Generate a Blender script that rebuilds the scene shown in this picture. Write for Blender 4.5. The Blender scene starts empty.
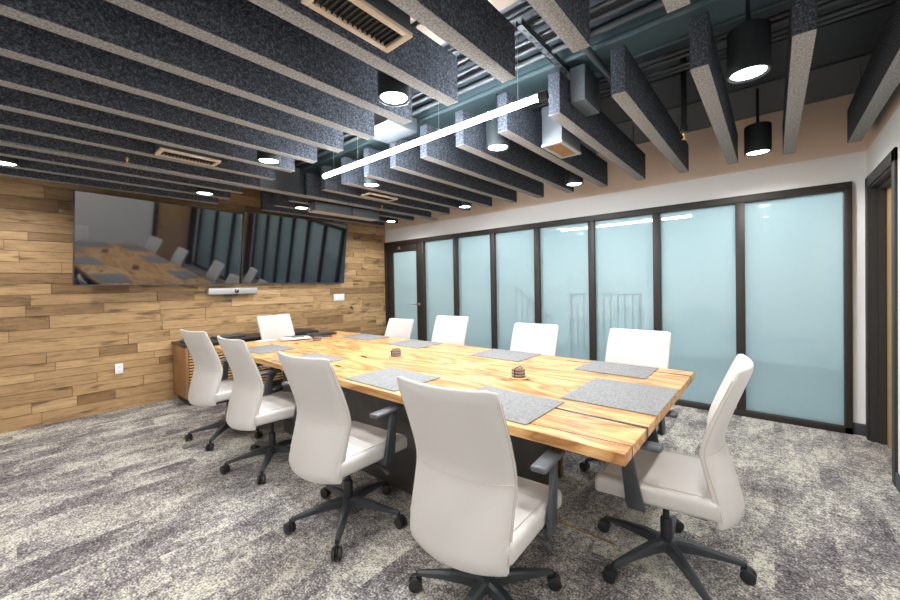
import bpy, bmesh, math, random
from mathutils import Vector, Matrix
random.seed(7)
sc = bpy.context.scene
COL = sc.collection
PI = math.pi

# ------------------------------------------------------------------ helpers
def tag(o, label=None, cat=None, group=None, kind=None):
    if label: o['label'] = label
    if cat: o['category'] = cat
    if group: o['group'] = group
    if kind: o['kind'] = kind
    return o

def empty(name, loc=(0, 0, 0), rz=0.0):
    o = bpy.data.objects.new(name, None)
    COL.objects.link(o)
    o.location = loc
    o.rotation_euler = (0, 0, rz)
    o.empty_display_size = 0.1
    return o

class MB:
    """collects shapes, then links them as ONE mesh object"""
    def __init__(self):
        self.bm = bmesh.new()
    def _new(self, verts, faces, mi=0):
        vs = [self.bm.verts.new(v) for v in verts]
        fs = []
        for f in faces:
            try:
                nf = self.bm.faces.new([vs[i] for i in f]); nf.material_index = mi; fs.append(nf)
            except ValueError:
                pass
        return vs, fs
    def box(self, x0, y0, z0, x1, y1, z1, bev=0.0, mi=0, seg=2, M=None):
        v = [(x0,y0,z0),(x1,y0,z0),(x1,y1,z0),(x0,y1,z0),(x0,y0,z1),(x1,y0,z1),(x1,y1,z1),(x0,y1,z1)]
        f = [(0,3,2,1),(4,5,6,7),(0,1,5,4),(1,2,6,5),(2,3,7,6),(3,0,4,7)]
        vs, fs = self._new(v, f, mi)
        if M is not None:
            for q in vs: q.co = M @ q.co
        if bev > 0:
            es = list({e for fc in fs for e in fc.edges})
            r = bmesh.ops.bevel(self.bm, geom=es, offset=bev, segments=seg, affect='EDGES', profile=0.5)
            for fc in r['faces']: fc.material_index = mi
        return self
    def tube(self, pts, r, n=10, mi=0, caps=True):
        """round tube through points; r number or list"""
        pts = [Vector(p) for p in pts]
        rs = r if isinstance(r, (list, tuple)) else [r]*len(pts)
        rings = []
        for i, p in enumerate(pts):
            if i == 0: t = pts[1]-p
            elif i == len(pts)-1: t = p-pts[-2]
            else: t = (pts[i+1]-pts[i-1])
            t.normalize()
            up = Vector((0,0,1)) if abs(t.z) < 0.9 else Vector((1,0,0))
            a = t.cross(up).normalized(); b = a.cross(t).normalized()
            rings.append([self.bm.verts.new(p + (a*math.cos(2*PI*k/n) + b*math.sin(2*PI*k/n))*rs[i]) for k in range(n)])
        for i in range(len(rings)-1):
            for k in range(n):
                f = self.bm.faces.new([rings[i][k], rings[i][(k+1)%n], rings[i+1][(k+1)%n], rings[i+1][k]]); f.material_index = mi
        if caps:
            f = self.bm.faces.new(rings[0][::-1]); f.material_index = mi
            f = self.bm.faces.new(rings[-1]); f.material_index = mi
        return self
    def lathe(self, prof, c=(0,0,0), n=24, mi=0, M=None):
        """prof: list of (radius, z)"""
        c = Vector(c); rings = []
        for (r, z) in prof:
            if r < 1e-6:
                rings.append([self.bm.verts.new(c+Vector((0,0,z)))])
            else:
                rings.append([self.bm.verts.new(c+Vector((r*math.cos(2*PI*k/n), r*math.sin(2*PI*k/n), z))) for k in range(n)])
        if M is not None:
            for rg in rings:
                for q in rg: q.co = M @ q.co
        for i in range(len(rings)-1):
            A, B = rings[i], rings[i+1]
            for k in range(n):
                k2 = (k+1) % n
                if len(A) == 1 and len(B) == 1: continue
                if len(A) == 1: f = self.bm.faces.new([A[0], B[k2], B[k]])
                elif len(B) == 1: f = self.bm.faces.new([A[k], A[k2], B[0]])
                else: f = self.bm.faces.new([A[k], A[k2], B[k2], B[k]])
                f.material_index = mi
        return self
    def prism(self, poly, axis, a, b, mi=0, bev=0.0):
        """extrude a 2D polygon along axis from a to b"""
        def P(u, v, w):
            return {'x': (w, u, v), 'y': (u, w, v), 'z': (u, v, w)}[axis]
        n = len(poly)
        v = [P(u, w, a) for u, w in poly] + [P(u, w, b) for u, w in poly]
        f = [tuple(range(n)), tuple(range(2*n-1, n-1, -1))]
        f += [(i, i+n, (i+1) % n + n, (i+1) % n) for i in range(n)]
        vs, fs = self._new(v, f, mi)
        if bev > 0:
            es = list({e for fc in fs for e in fc.edges})
            bmesh.ops.bevel(self.bm, geom=es, offset=bev, segments=2, affect='EDGES', profile=0.5)
        return self
    def build(self, name, mats, parent=None, smooth=True, ang=35, loc=None):
        bmesh.ops.recalc_face_normals(self.bm, faces=self.bm.faces[:])
        me = bpy.data.meshes.new(name)
        self.bm.to_mesh(me); self.bm.free()
        for m in (mats if isinstance(mats, (list, tuple)) else [mats]): me.materials.append(m)
        if smooth:
            me.shade_smooth()
            me.set_sharp_from_angle(angle=math.radians(ang))
        o = bpy.data.objects.new(name, me)
        COL.objects.link(o)
        if parent: o.parent = parent
        if loc: o.location = loc
        return o

def copy_tree(o, parent=None):
    kids = [c for c in bpy.data.objects if c.parent == o]
    c = o.copy(); COL.objects.link(c); c.parent = parent
    for k in kids: copy_tree(k, c)
    return c

# ------------------------------------------------------------------ materials
def mat(name):
    m = bpy.data.materials.new(name); m.use_nodes = True
    nt = m.node_tree
    return m, nt, nt.nodes['Principled BSDF']
def N(nt, t, **kw):
    n = nt.nodes.new(t)
    for k, v in kw.items():
        if k in n.inputs: n.inputs[k].default_value = v
        else: setattr(n, k, v)
    return n
def ramp(nt, stops, src=None, interp='LINEAR'):
    r = nt.nodes.new('ShaderNodeValToRGB'); r.color_ramp.interpolation = interp
    e = r.color_ramp.elements
    while len(e) < len(stops): e.new(0.5)
    for i, (p, c) in enumerate(stops):
        e[i].position = p; e[i].color = (c[0], c[1], c[2], 1)
    if src is not None: nt.links.new(src, r.inputs[0])
    return r
def bump(nt, bs, src, strength=0.3, dist=0.01):
    b = N(nt, 'ShaderNodeBump'); b.inputs['Strength'].default_value = strength; b.inputs['Distance'].default_value = dist
    nt.links.new(src, b.inputs['Height']); nt.links.new(b.outputs[0], bs.inputs['Normal'])
def simple(name, col, rough=0.5, metal=0.0, bumpscale=None, bstr=0.1, spec=0.5, var=0.04):
    m, nt, bs = mat(name)
    tc = N(nt, 'ShaderNodeTexCoord')
    nz = N(nt, 'ShaderNodeTexNoise'); nz.inputs['Scale'].default_value = bumpscale or 60; nz.inputs['Detail'].default_value = 3
    nt.links.new(tc.outputs['Object'], nz.inputs['Vector'])
    r = ramp(nt, [(0.3, [c*(1-var) for c in col]), (0.7, [min(1, c*(1+var)) for c in col])], nz.outputs['Fac'])
    nt.links.new(r.outputs[0], bs.inputs['Base Color'])
    bs.inputs['Roughness'].default_value = rough; bs.inputs['Metallic'].default_value = metal
    bs.inputs['Specular IOR Level'].default_value = spec
    if bumpscale: bump(nt, bs, nz.outputs['Fac'], bstr, 0.003)
    return m
def emit(name, col, s):
    m, nt, bs = mat(name)
    bs.inputs['Base Color'].default_value = (0.8, 0.8, 0.8, 1)
    bs.inputs['Emission Color'].default_value = (*col, 1); bs.inputs['Emission Strength'].default_value = s
    return m

M = {}
M['leather'] = simple('white_leather', (0.58, 0.56, 0.542), 0.45, bumpscale=220, bstr=0.08, var=0.015)
M['stitch'] = simple('stitch_thread', (0.50, 0.46, 0.41), 0.8)
M['plastic'] = simple('charcoal_plastic', (0.045, 0.052, 0.06), 0.36)
M['blackplastic'] = simple('black_plastic', (0.02, 0.022, 0.025), 0.42)
M['armpad'] = simple('slate_arm_pad', (0.075, 0.085, 0.10), 0.38)
M['chrome'] = simple('chrome', (0.6, 0.6, 0.6), 0.18, 1.0)
M['white_paint'] = simple('white_paint', (0.84, 0.83, 0.82), 0.6, bumpscale=140, bstr=0.04, var=0.01)
M['taupe_paint'] = simple('taupe_paint', (0.80, 0.655, 0.54), 0.65, bumpscale=140, bstr=0.04, var=0.01)
M['deck'] = simple('painted_deck', (0.036, 0.044, 0.055), 0.6, var=0.15, bumpscale=3, bstr=0.05)
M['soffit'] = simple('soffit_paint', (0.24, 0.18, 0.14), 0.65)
M['plenum'] = simple('pale_plenum', (0.4, 0.41, 0.42), 0.5)
M['deckgrey'] = simple('grey_deck', (0.085, 0.10, 0.115), 0.6, var=0.1)
M['conduit'] = simple('galvanised_conduit', (0.065, 0.072, 0.082), 0.5, 0.2)
M['duct'] = simple('painted_duct', (0.05, 0.082, 0.092), 0.45, 0.2, var=0.1)
M['greymetal'] = simple('grey_sheet_metal', (0.13, 0.142, 0.16), 0.45, 0.3)
M['darkgreymetal'] = simple('dark_sheet_metal', (0.07, 0.078, 0.09), 0.5, 0.2)
M['bronze'] = simple('bronze_frame', (0.022, 0.016, 0.013), 0.55, 0.0)
M['doorframe'] = simple('charcoal_door_frame', (0.024, 0.023, 0.022), 0.55)
M['canblack'] = simple('black_can', (0.018, 0.024, 0.026), 0.4)
M['brass'] = simple('brass', (0.65, 0.40, 0.12), 0.3, 1.0)
M['steel'] = simple('brushed_steel', (0.45, 0.45, 0.46), 0.3, 0.8)
M['rubberbase'] = simple('charcoal_baseboard', (0.05, 0.055, 0.065), 0.55)
M['whiteplate'] = simple('white_plate', (0.86, 0.86, 0.87), 0.35, var=0.0)
M['slot'] = simple('dark_slot', (0.02, 0.02, 0.02), 0.6)
M['tan'] = simple('tan_grille', (0.62, 0.50, 0.38), 0.5)
M['inlay'] = simple('black_inlay', (0.02, 0.022, 0.025), 0.25)
M['laptop'] = simple('dark_device', (0.04, 0.05, 0.07), 0.35)
M['paper'] = simple('paper', (0.80, 0.79, 0.78), 0.8)
M['barwhite'] = simple('silver_bar', (0.42, 0.43, 0.45), 0.45, 0.3)
M['railmetal'] = simple('rail_metal', (0.03, 0.045, 0.055), 0.5)
M['hallpaint'] = simple('hall_paint', (0.74, 0.80, 0.82), 0.7, var=0.01)
M['hallfloor'] = simple('hall_floor', (0.16, 0.22, 0.25), 0.6)
M['cork'] = simple('cork_coaster', (0.55, 0.36, 0.18), 0.7, bumpscale=300, bstr=0.3)
M['coastertop'] = simple('coaster_slate', (0.30, 0.29, 0.31), 0.45, var=0.4, bumpscale=90, bstr=0.1)
M['led'] = emit('led_diffuser', (0.88, 0.95, 1.0), 120)
M['can_lens'] = emit('can_lens', (1.0, 0.97, 0.93), 20)
M['hall_fill_lens'] = emit('hall_fill_lens', (0.93, 0.98, 1.0), 8)

def felt(name, c0, c1, c2):
    m, nt, bs = mat(name)
    tc = N(nt, 'ShaderNodeTexCoord')
    mp = N(nt, 'ShaderNodeMapping'); mp.inputs['Scale'].default_value = (1, 1, 1)
    nt.links.new(tc.outputs['Object'], mp.inputs[0])
    n1 = N(nt, 'ShaderNodeTexNoise'); n1.inputs['Scale'].default_value = 95; n1.inputs['Detail'].default_value = 5; n1.inputs['Roughness'].default_value = 0.75
    nt.links.new(mp.outputs[0], n1.inputs['Vector'])
    r = ramp(nt, [(0.34, c0), (0.5, c1), (0.68, c2)], n1.outputs['Fac'])
    nt.links.new(r.outputs[0], bs.inputs['Base Color'])
    bs.inputs['Roughness'].default_value = 0.95; bs.inputs['Specular IOR Level'].default_value = 0.1
    bump(nt, bs, n1.outputs['Fac'], 0.5, 0.003)
    return m
M['felt'] = felt('charcoal_felt', (0.016, 0.020, 0.028), (0.054, 0.061, 0.077), (0.19, 0.205, 0.235))
M['feltbounce'] = felt('bounce_lit_felt', (0.13, 0.127, 0.124), (0.29, 0.282, 0.275), (0.50, 0.485, 0.47))  # same felt with bounce light from below painted into a paler tone

def placemat():
    m, nt, bs = mat('woven_grey_mat')
    tc = N(nt, 'ShaderNodeTexCoord')
    n1 = N(nt, 'ShaderNodeTexNoise'); n1.inputs['Scale'].default_value = 160; n1.inputs['Detail'].default_value = 3
    mp = N(nt, 'ShaderNodeMapping'); mp.inputs['Scale'].default_value = (1, 0.25, 1)
    nt.links.new(tc.outputs['Object'], mp.inputs[0]); nt.links.new(mp.outputs[0], n1.inputs['Vector'])
    r = ramp(nt, [(0.32, (0.17, 0.174, 0.182)), (0.5, (0.22, 0.224, 0.232)), (0.7, (0.28, 0.284, 0.29))], n1.outputs['Fac'])
    nt.links.new(r.outputs[0], bs.inputs['Base Color']); bs.inputs['Roughness'].default_value = 0.85
    bump(nt, bs, n1.outputs['Fac'], 0.4, 0.002)
    return m
M['mat'] = placemat()

def wood_planks():
    """reclaimed oak boards: tone per board comes from a face attribute"""
    m, nt, bs = mat('reclaimed_oak')
    at = N(nt, 'ShaderNodeAttribute'); at.attribute_name = 'board'
    tc = N(nt, 'ShaderNodeTexCoord')
    mx = N(nt, 'ShaderNodeVectorMath'); mx.operation = 'MULTIPLY_ADD'
    mx.inputs[1].default_value = (13, 17, 19)
    nt.links.new(at.outputs['Color'], mx.inputs[0]); nt.links.new(tc.outputs['Object'], mx.inputs[2])
    mp = N(nt, 'ShaderNodeMapping'); mp.inputs['Scale'].default_value = (1, 1.9, 17)
    nt.links.new(mx.outputs[0], mp.inputs[0])
    n1 = N(nt, 'ShaderNodeTexNoise'); n1.inputs['Scale'].default_value = 2.6; n1.inputs['Detail'].default_value = 7; n1.inputs['Roughness'].default_value = 0.62; n1.inputs['Distortion'].default_value = 0.7
    nt.links.new(mp.outputs[0], n1.inputs['Vector'])
    base = ramp(nt, [(0.0, (0.16, 0.095, 0.048)), (0.12, (0.26, 0.150, 0.066)), (0.35, (0.35, 0.212, 0.098)), (0.7, (0.50, 0.32, 0.155)), (1.0, (0.64, 0.44, 0.235))], at.outputs['Fac'])
    grain = ramp(nt, [(0.27, (0.42, 0.39, 0.36)), (0.40, (0.80, 0.79, 0.77)), (0.56, (1.02, 1.02, 1.02)), (0.78, (1.22, 1.22, 1.22))], n1.outputs['Fac'])
    mul = N(nt, 'ShaderNodeMix'); mul.data_type = 'RGBA'; mul.blend_type = 'MULTIPLY'; mul.inputs[0].default_value = 1.0
    nt.links.new(base.outputs[0], mul.inputs[6]); nt.links.new(grain.outputs[0], mul.inputs[7])
    # weathered smudges and knots
    mp2 = N(nt, 'ShaderNodeMapping'); mp2.inputs['Scale'].default_value = (1, 1.4, 6)
    nt.links.new(mx.outputs[0], mp2.inputs[0])
    n2 = N(nt, 'ShaderNodeTexNoise'); n2.inputs['Scale'].default_value = 2.2; n2.inputs['Detail'].default_value = 5
    nt.links.new(mp2.outputs[0], n2.inputs['Vector'])
    sm = ramp(nt, [(0.30, (0.28, 0.26, 0.25)), (0.42, (1, 1, 1))], n2.outputs['Fac'])
    mul2 = N(nt, 'ShaderNodeMix'); mul2.data_type = 'RGBA'; mul2.blend_type = 'MULTIPLY'; mul2.inputs[0].default_value = 0.85
    nt.links.new(mul.outputs[2], mul2.inputs[6]); nt.links.new(sm.outputs[0], mul2.inputs[7])
    nt.links.new(mul2.outputs[2], bs.inputs['Base Color'])
    bs.inputs['Roughness'].default_value = 0.55
    bump(nt, bs, n1.outputs['Fac'], 0.35, 0.004)
    return m
M['oak'] = wood_planks()

def table_wood():
    m, nt, bs = mat('honey_slab_wood')
    tc = N(nt, 'ShaderNodeTexCoord')
    mp = N(nt, 'ShaderNodeMapping'); mp.inputs['Scale'].default_value = (0.55, 2.6, 2.6)
    nt.links.new(tc.outputs['Object'], mp.inputs[0])
    n0 = N(nt, 'ShaderNodeTexNoise'); n0.inputs['Scale'].default_value = 1.5; n0.inputs['Detail'].default_value = 3; n0.inputs['Distortion'].default_value = 0.9
    nt.links.new(mp.outputs[0], n0.inputs['Vector'])
    # growth rings: bands of the slow noise
    mul = N(nt, 'ShaderNodeMath'); mul.operation = 'MULTIPLY'; mul.inputs[1].default_value = 13
    nt.links.new(n0.outputs['Fac'], mul.inputs[0])
    fr = N(nt, 'ShaderNodeMath'); fr.operation = 'PINGPONG'; fr.inputs[1].default_value = 1.0
    nt.links.new(mul.outputs[0], fr.inputs[0])
    rings = ramp(nt, [(0.0, (0.70, 0.435, 0.19)), (0.40, (0.62, 0.355, 0.14)), (0.78, (0.50, 0.255, 0.088)), (1.0, (0.31, 0.135, 0.042))], fr.outputs[0])
    mp2 = N(nt, 'ShaderNodeMapping'); mp2.inputs['Scale'].default_value = (1.2, 26, 26)
    nt.links.new(tc.outputs['Object'], mp2.inputs[0])
    n1 = N(nt, 'ShaderNodeTexNoise'); n1.inputs['Scale'].default_value = 2.4; n1.inputs['Detail'].default_value = 6; n1.inputs['Roughness'].default_value = 0.6
    nt.links.new(mp2.outputs[0], n1.inputs['Vector'])
    gr = ramp(nt, [(0.3, (0.66, 0.61, 0.56)), (0.5, (1.0, 1.0, 1.0)), (0.75, (1.14, 1.14, 1.12))], n1.outputs['Fac'])
    mm = N(nt, 'ShaderNodeMix'); mm.data_type = 'RGBA'; mm.blend_type = 'MULTIPLY'; mm.inputs[0].default_value = 1.0
    nt.links.new(rings.outputs[0], mm.inputs[6]); nt.links.new(gr.outputs[0], mm.inputs[7])
    # knots
    vo = N(nt, 'ShaderNodeTexVoronoi'); vo.inputs['Scale'].default_value = 2.0
    mp3 = N(nt, 'ShaderNodeMapping'); mp3.inputs['Scale'].default_value = (0.8, 1.8, 1.0)
    nt.links.new(tc.outputs['Object'], mp3.inputs[0])
    wn = N(nt, 'ShaderNodeTexNoise'); wn.inputs['Scale'].default_value = 14
    nt.links.new(tc.outputs['Object'], wn.inputs['Vector'])
    va = N(nt, 'ShaderNodeVectorMath'); va.operation = 'MULTIPLY_ADD'; va.inputs[1].default_value = (0.06, 0.06, 0.0)
    nt.links.new(wn.outputs['Color'], va.inputs[0]); nt.links.new(mp3.outputs[0], va.inputs[2])
    nt.links.new(va.outputs[0], vo.inputs['Vector'])
    kn = ramp(nt, [(0.04, (0.25, 0.12, 0.07)), (0.09, (0.72, 0.56, 0.46)), (0.16, (1, 1, 1))], vo.outputs['Distance'])
    mk = N(nt, 'ShaderNodeMix'); mk.data_type = 'RGBA'; mk.blend_type = 'MULTIPLY'; mk.inputs[0].default_value = 0.9
    nt.links.new(mm.outputs[2], mk.inputs[6]); nt.links.new(kn.outputs[0], mk.inputs[7])
    nt.links.new(mk.outputs[2], bs.inputs['Base Color'])
    bs.inputs['Roughness'].default_value = 0.38
    bump(nt, bs, n1.outputs['Fac'], 0.12, 0.002)
    return m
M['table'] = table_wood()

def plain_wood(name, c0, c1, sc_=(2, 2, 30), rough=0.45):
    m, nt, bs = mat(name)
    tc = N(nt, 'ShaderNodeTexCoord'); mp = N(nt, 'ShaderNodeMapping'); mp.inputs['Scale'].default_value = sc_
    nt.links.new(tc.outputs['Object'], mp.inputs[0])
    n1 = N(nt, 'ShaderNodeTexNoise'); n1.inputs['Scale'].default_value = 2.0; n1.inputs['Detail'].default_value = 6; n1.inputs['Distortion'].default_value = 0.5
    nt.links.new(mp.outputs[0], n1.inputs['Vector'])
    r = ramp(nt, [(0.3, c0), (0.7, c1)], n1.outputs['Fac'])
    nt.links.new(r.outputs[0], bs.inputs['Base Color']); bs.inputs['Roughness'].default_value = rough
    bump(nt, bs, n1.outputs['Fac'], 0.08, 0.002)
    return m
M['walnut'] = plain_wood('walnut_cabinet', (0.23, 0.11, 0.045), (0.36, 0.19, 0.085), (26, 26, 1.2))
M['slat'] = plain_wood('slat_wood', (0.52, 0.30, 0.13), (0.68, 0.42, 0.20), (2, 2, 14))
M['doorwood'] = plain_wood('door_wood', (0.48, 0.29, 0.13), (0.58, 0.37, 0.18), (20, 20, 1.2))
M['pedestal'] = plain_wood('dark_steel_panel', (0.040, 0.036, 0.034), (0.075, 0.066, 0.06), (3, 3, 3), 0.4)
M['edgebrown'] = plain_wood('brown_edge', (0.10, 0.045, 0.02), (0.17, 0.08, 0.035), (20, 20, 1))

def carpet():
    m, nt, bs = mat('plank_carpet')
    tc = N(nt, 'ShaderNodeTexCoord')
    # carpet planks laid in staggered courses
    br = N(nt, 'ShaderNodeTexBrick'); br.offset = 0.5
    br.inputs['Scale'].default_value = 1.0; br.inputs['Brick Width'].default_value = 0.95; br.inputs['Row Height'].default_value = 0.24
    br.inputs['Mortar Size'].default_value = 0.0; br.inputs['Color1'].default_value = (0, 0, 0, 1); br.inputs['Color2'].default_value = (1, 1, 1, 1)
    rot = N(nt, 'ShaderNodeMapping'); rot.inputs['Rotation'].default_value = (0, 0, PI/2)
    nt.links.new(tc.outputs['Object'], rot.inputs[0]); nt.links.new(rot.outputs[0], br.inputs['Vector'])
    off = N(nt, 'ShaderNodeVectorMath'); off.operation = 'MULTIPLY_ADD'; off.inputs[1].default_value = (0.55, 0.9, 0.5)
    nt.links.new(br.outputs['Color'], off.inputs[0]); nt.links.new(tc.outputs['Object'], off.inputs[2])
    mp = N(nt, 'ShaderNodeMapping'); mp.inputs['Scale'].default_value = (3.9, 2.3, 1); mp.inputs['Rotation'].default_value = (0, 0, math.radians(6))
    nt.links.new(off.outputs[0], mp.inputs[0])
    n1 = N(nt, 'ShaderNodeTexNoise'); n1.inputs['Scale'].default_value = 1.0; n1.inputs['Detail'].default_value = 6; n1.inputs['Roughness'].default_value = 0.66; n1.inputs['Distortion'].default_value = 0.25
    nt.links.new(mp.outputs[0], n1.inputs['Vector'])
    # tuft speckle
    n2 = N(nt, 'ShaderNodeTexNoise'); n2.inputs['Scale'].default_value = 105; n2.inputs['Detail'].default_value = 3; n2.inputs['Roughness'].default_value = 0.6
    nt.links.new(tc.outputs['Object'], n2.inputs['Vector'])
    n3 = N(nt, 'ShaderNodeTexNoise'); n3.inputs['Scale'].default_value = 34; n3.inputs['Detail'].default_value = 4
    nt.links.new(tc.outputs['Object'], n3.inputs['Vector'])
    n1s = N(nt, 'ShaderNodeMath'); n1s.operation = 'MULTIPLY_ADD'; n1s.inputs[1].default_value = 0.72; n1s.inputs[2].default_value = 0.14
    nt.links.new(n1.outputs['Fac'], n1s.inputs[0])
    a1 = N(nt, 'ShaderNodeMath'); a1.operation = 'MULTIPLY_ADD'; a1.inputs[1].default_value = 0.85
    nt.links.new(n2.outputs['Fac'], a1.inputs[0]); nt.links.new(n1s.outputs[0], a1.inputs[2])
    a2 = N(nt, 'ShaderNodeMath'); a2.operation = 'MULTIPLY_ADD'; a2.inputs[1].default_value = 0.40
    nt.links.new(n3.outputs['Fac'], a2.inputs[0]); nt.links.new(a1.outputs[0], a2.inputs[2])
    r = ramp(nt, [(0.78, (0.060, 0.053, 0.062)), (0.90, (0.155, 0.14, 0.152)), (0.985, (0.30, 0.28, 0.28)), (1.0, (0.40, 0.38, 0.34))], None)
    # shift into ramp range
    s = N(nt, 'ShaderNodeMath'); s.operation = 'MULTIPLY_ADD'; s.inputs[1].default_value = 1.0; s.inputs[2].default_value = -0.06
    nt.links.new(a2.outputs[0], s.inputs[0])
    mr = N(nt, 'ShaderNodeMapRange'); mr.inputs['From Min'].default_value = 0.82; mr.inputs['From Max'].default_value = 1.38
    nt.links.new(a2.outputs[0], mr.inputs['Value'])
    e = r.color_ramp.elements
    for i, (p, c) in enumerate([(0.18, (0.060, 0.053, 0.060)), (0.42, (0.185, 0.168, 0.176)), (0.60, (0.35, 0.33, 0.318)), (0.76, (0.66, 0.64, 0.55))]):
        e[i].position = p; e[i].color = (*c, 1)
    nt.links.new(mr.outputs[0], r.inputs[0])
    nt.links.new(r.outputs[0], bs.inputs['Base Color'])
    bs.inputs['Roughness'].default_value = 0.95; bs.inputs['Specular IOR Level'].default_value = 0.1
    bump(nt, bs, n2.outputs['Fac'], 0.6, 0.006)
    return m
M['carpet'] = carpet()

def frosted():
    m, nt, bs = mat('frosted_glass')
    nt.nodes.remove(bs)
    out = nt.nodes['Material Output']
    tc = N(nt, 'ShaderNodeTexCoord')
    nz = N(nt, 'ShaderNodeTexNoise'); nz.inputs['Scale'].default_value = 0.7
    nt.links.new(tc.outputs['Object'], nz.inputs['Vector'])
    cr = ramp(nt, [(0.3, (0.60, 0.70, 0.72)), (0.7, (0.62, 0.72, 0.735))], nz.outputs['Fac'])
    df = N(nt, 'ShaderNodeBsdfDiffuse'); tr = N(nt, 'ShaderNodeBsdfTranslucent')
    nt.links.new(cr.outputs[0], df.inputs[0]); nt.links.new(cr.outputs[0], tr.inputs[0])
    m1 = N(nt, 'ShaderNodeMixShader'); m1.inputs[0].default_value = 0.55
    nt.links.new(df.outputs[0], m1.inputs[1]); nt.links.new(tr.outputs[0], m1.inputs[2])
    tp = N(nt, 'ShaderNodeBsdfTransparent'); tp.inputs[0].default_value = (0.84, 0.93, 0.945, 1)
    m2 = N(nt, 'ShaderNodeMixShader'); m2.inputs[0].default_value = 0.58
    nt.links.new(m1.outputs[0], m2.inputs[1]); nt.links.new(tp.outputs[0], m2.inputs[2])
    gl = N(nt, 'ShaderNodeBsdfGlossy'); gl.inputs['Roughness'].default_value = 0.0; gl.inputs[0].default_value = (1, 1, 1, 1)
    fz = N(nt, 'ShaderNodeFresnel'); fz.inputs[0].default_value = 1.75
    m3 = N(nt, 'ShaderNodeMixShader')
    ge = N(nt, 'ShaderNodeNewGeometry')
    sb = N(nt, 'ShaderNodeMath'); sb.operation = 'SUBTRACT'; sb.inputs[0].default_value = 1.0
    nt.links.new(ge.outputs['Backfacing'], sb.inputs[1])
    ml = N(nt, 'ShaderNodeMath'); ml.operation = 'MULTIPLY'
    nt.links.new(fz.outputs[0], ml.inputs[0]); nt.links.new(sb.outputs[0], ml.inputs[1])
    nt.links.new(ml.outputs[0], m3.inputs[0]); nt.links.new(m2.outputs[0], m3.inputs[1]); nt.links.new(gl.outputs[0], m3.inputs[2])
    nt.links.new(m3.outputs[0], out.inputs[0])
    return m
M['glass'] = frosted()

def screen():
    m, nt, bs = mat('tv_screen')
    bs.inputs['Base Color'].default_value = (0.004, 0.004, 0.008, 1)
    bs.inputs['Roughness'].default_value = 0.04
    bs.inputs['IOR'].default_value = 1.8
    bs.inputs['Specular IOR Level'].default_value = 0.8
    return m
M['screen'] = screen()

# ------------------------------------------------------------------ dimensions
CZ = 1.37                       # eye height
XW, YG, XR = -5.714, 4.778, 0.6115    # wood wall, glass wall, right wall
YN = -1.35                      # wall behind the camera
ZD = CZ + 1.597                 # deck
ZP = 2.444                      # white / taupe paint line
ZB = CZ + 1.0866                # underside of the baffles

# ------------------------------------------------------------------ setting
tag(MB().box(XW-.15, YN-.1, -.08, XR+1.4, YG+.05, 0.0).build('floor', M['carpet'], smooth=False), kind='structure')
cm = MB().box(XW-.15, YN-.1, ZD+.0, XR+.15, 4.02, ZD+.1, mi=0)
cm.box(XW-.15, 4.03, ZD-.012, XR+.15, YG+.1, ZD+.1, mi=1)
cm.box(XW-.1, 3.35, ZD-.03, XR, 3.37, ZD-.001, mi=0)
tag(cm.build('ceiling', [M['deck'], M['deckgrey']], smooth=False), kind='structure')

# wood wall: one mesh of staggered boards
def plank_wall():
    bm = bmesh.new()
    vals = []
    rnd = random.Random(11)
    z = 0.0; rows = 0
    while z < ZD:
        hgt = rnd.choice([0.085, 0.11, 0.11, 0.135])
        y = YN - rnd.random()*0.8
        while y < YG:
            L = rnd.choice([0.35, 0.55, 0.75, 0.95, 1.2])*rnd.uniform(0.85, 1.15)
            y0, y1 = max(y, YN), min(y+L, YG)
            if y1 - y0 > 0.02:
                d = rnd.choice([0.0, 0.003, 0.006, 0.010])
                z1 = min(z+hgt, ZD)
                g = 0.0018
                x0, x1 = XW-.03, XW-0.006+d
                vs = [bm.verts.new(p) for p in [(x0,y0+g,z+g),(x1,y0+g,z+g),(x1,y1-g,z+g),(x0,y1-g,z+g),(x0,y0+g,z1-g),(x1,y0+g,z1-g),(x1,y1-g,z1-g),(x0,y1-g,z1-g)]]
                c = rnd.random()
                c = c if rnd.random() > 0.06 else rnd.random()*0.12
                c = 0.32 + 0.5*c if c > 0.12 else 0.12 + c
                c2 = (c, c, c, 1)
                for f in [(0,3,2,1),(4,5,6,7),(0,1,5,4),(1,2,6,5),(2,3,7,6)]:
                    bm.faces.new([vs[i] for i in f]); vals.append(c2)
            y += L
        z += hgt; rows += 1
    # backing
    vs = [bm.verts.new(p) for p in [(XW-.03,YN,0),(XW-.03,YG+.1,0),(XW-.03,YG+.1,ZD),(XW-.03,YN,ZD),(XW-.15,YN,0),(XW-.15,YG+.1,0),(XW-.15,YG+.1,ZD),(XW-.15,YN,ZD)]]
    for f in [(0,1,2,3),(7,6,5,4),(0,4,5,1),(3,2,6,7),(0,3,7,4),(1,5,6,2)]:
        bm.faces.new([vs[i] for i in f]); vals.append((0.02, 0.02, 0.02, 1))
    bmesh.ops.recalc_face_normals(bm, faces=bm.faces[:])
    me = bpy.data.meshes.new('wall_left'); bm.to_mesh(me); bm.free()
    ca = me.color_attributes.new('board', 'FLOAT_COLOR', 'CORNER')
    for p, c in zip(me.polygons, vals):
        for li in p.loop_indices: ca.data[li].color = c
    me.materials.append(M['oak'])
    o = bpy.data.objects.new('wall_left', me); COL.objects.link(o)
    return o
tag(plank_wall(), kind='structure')

GX0, GX1, GT = -5.705, 0.524, 2.198     # glazed partition opening
w = MB()
w.box(XW-.03, YG, GT, XR+.12, YG+.12, ZP, mi=0)
w.box(XW-.03, YG, ZP, XR+.12, YG+.12, ZD, mi=1)
w.box(GX1, YG, 0, XR+.12, YG+.12, GT, mi=0)
tag(w.build('wall_back', [M['white_paint'], M['taupe_paint']], smooth=False), kind='structure')
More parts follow.
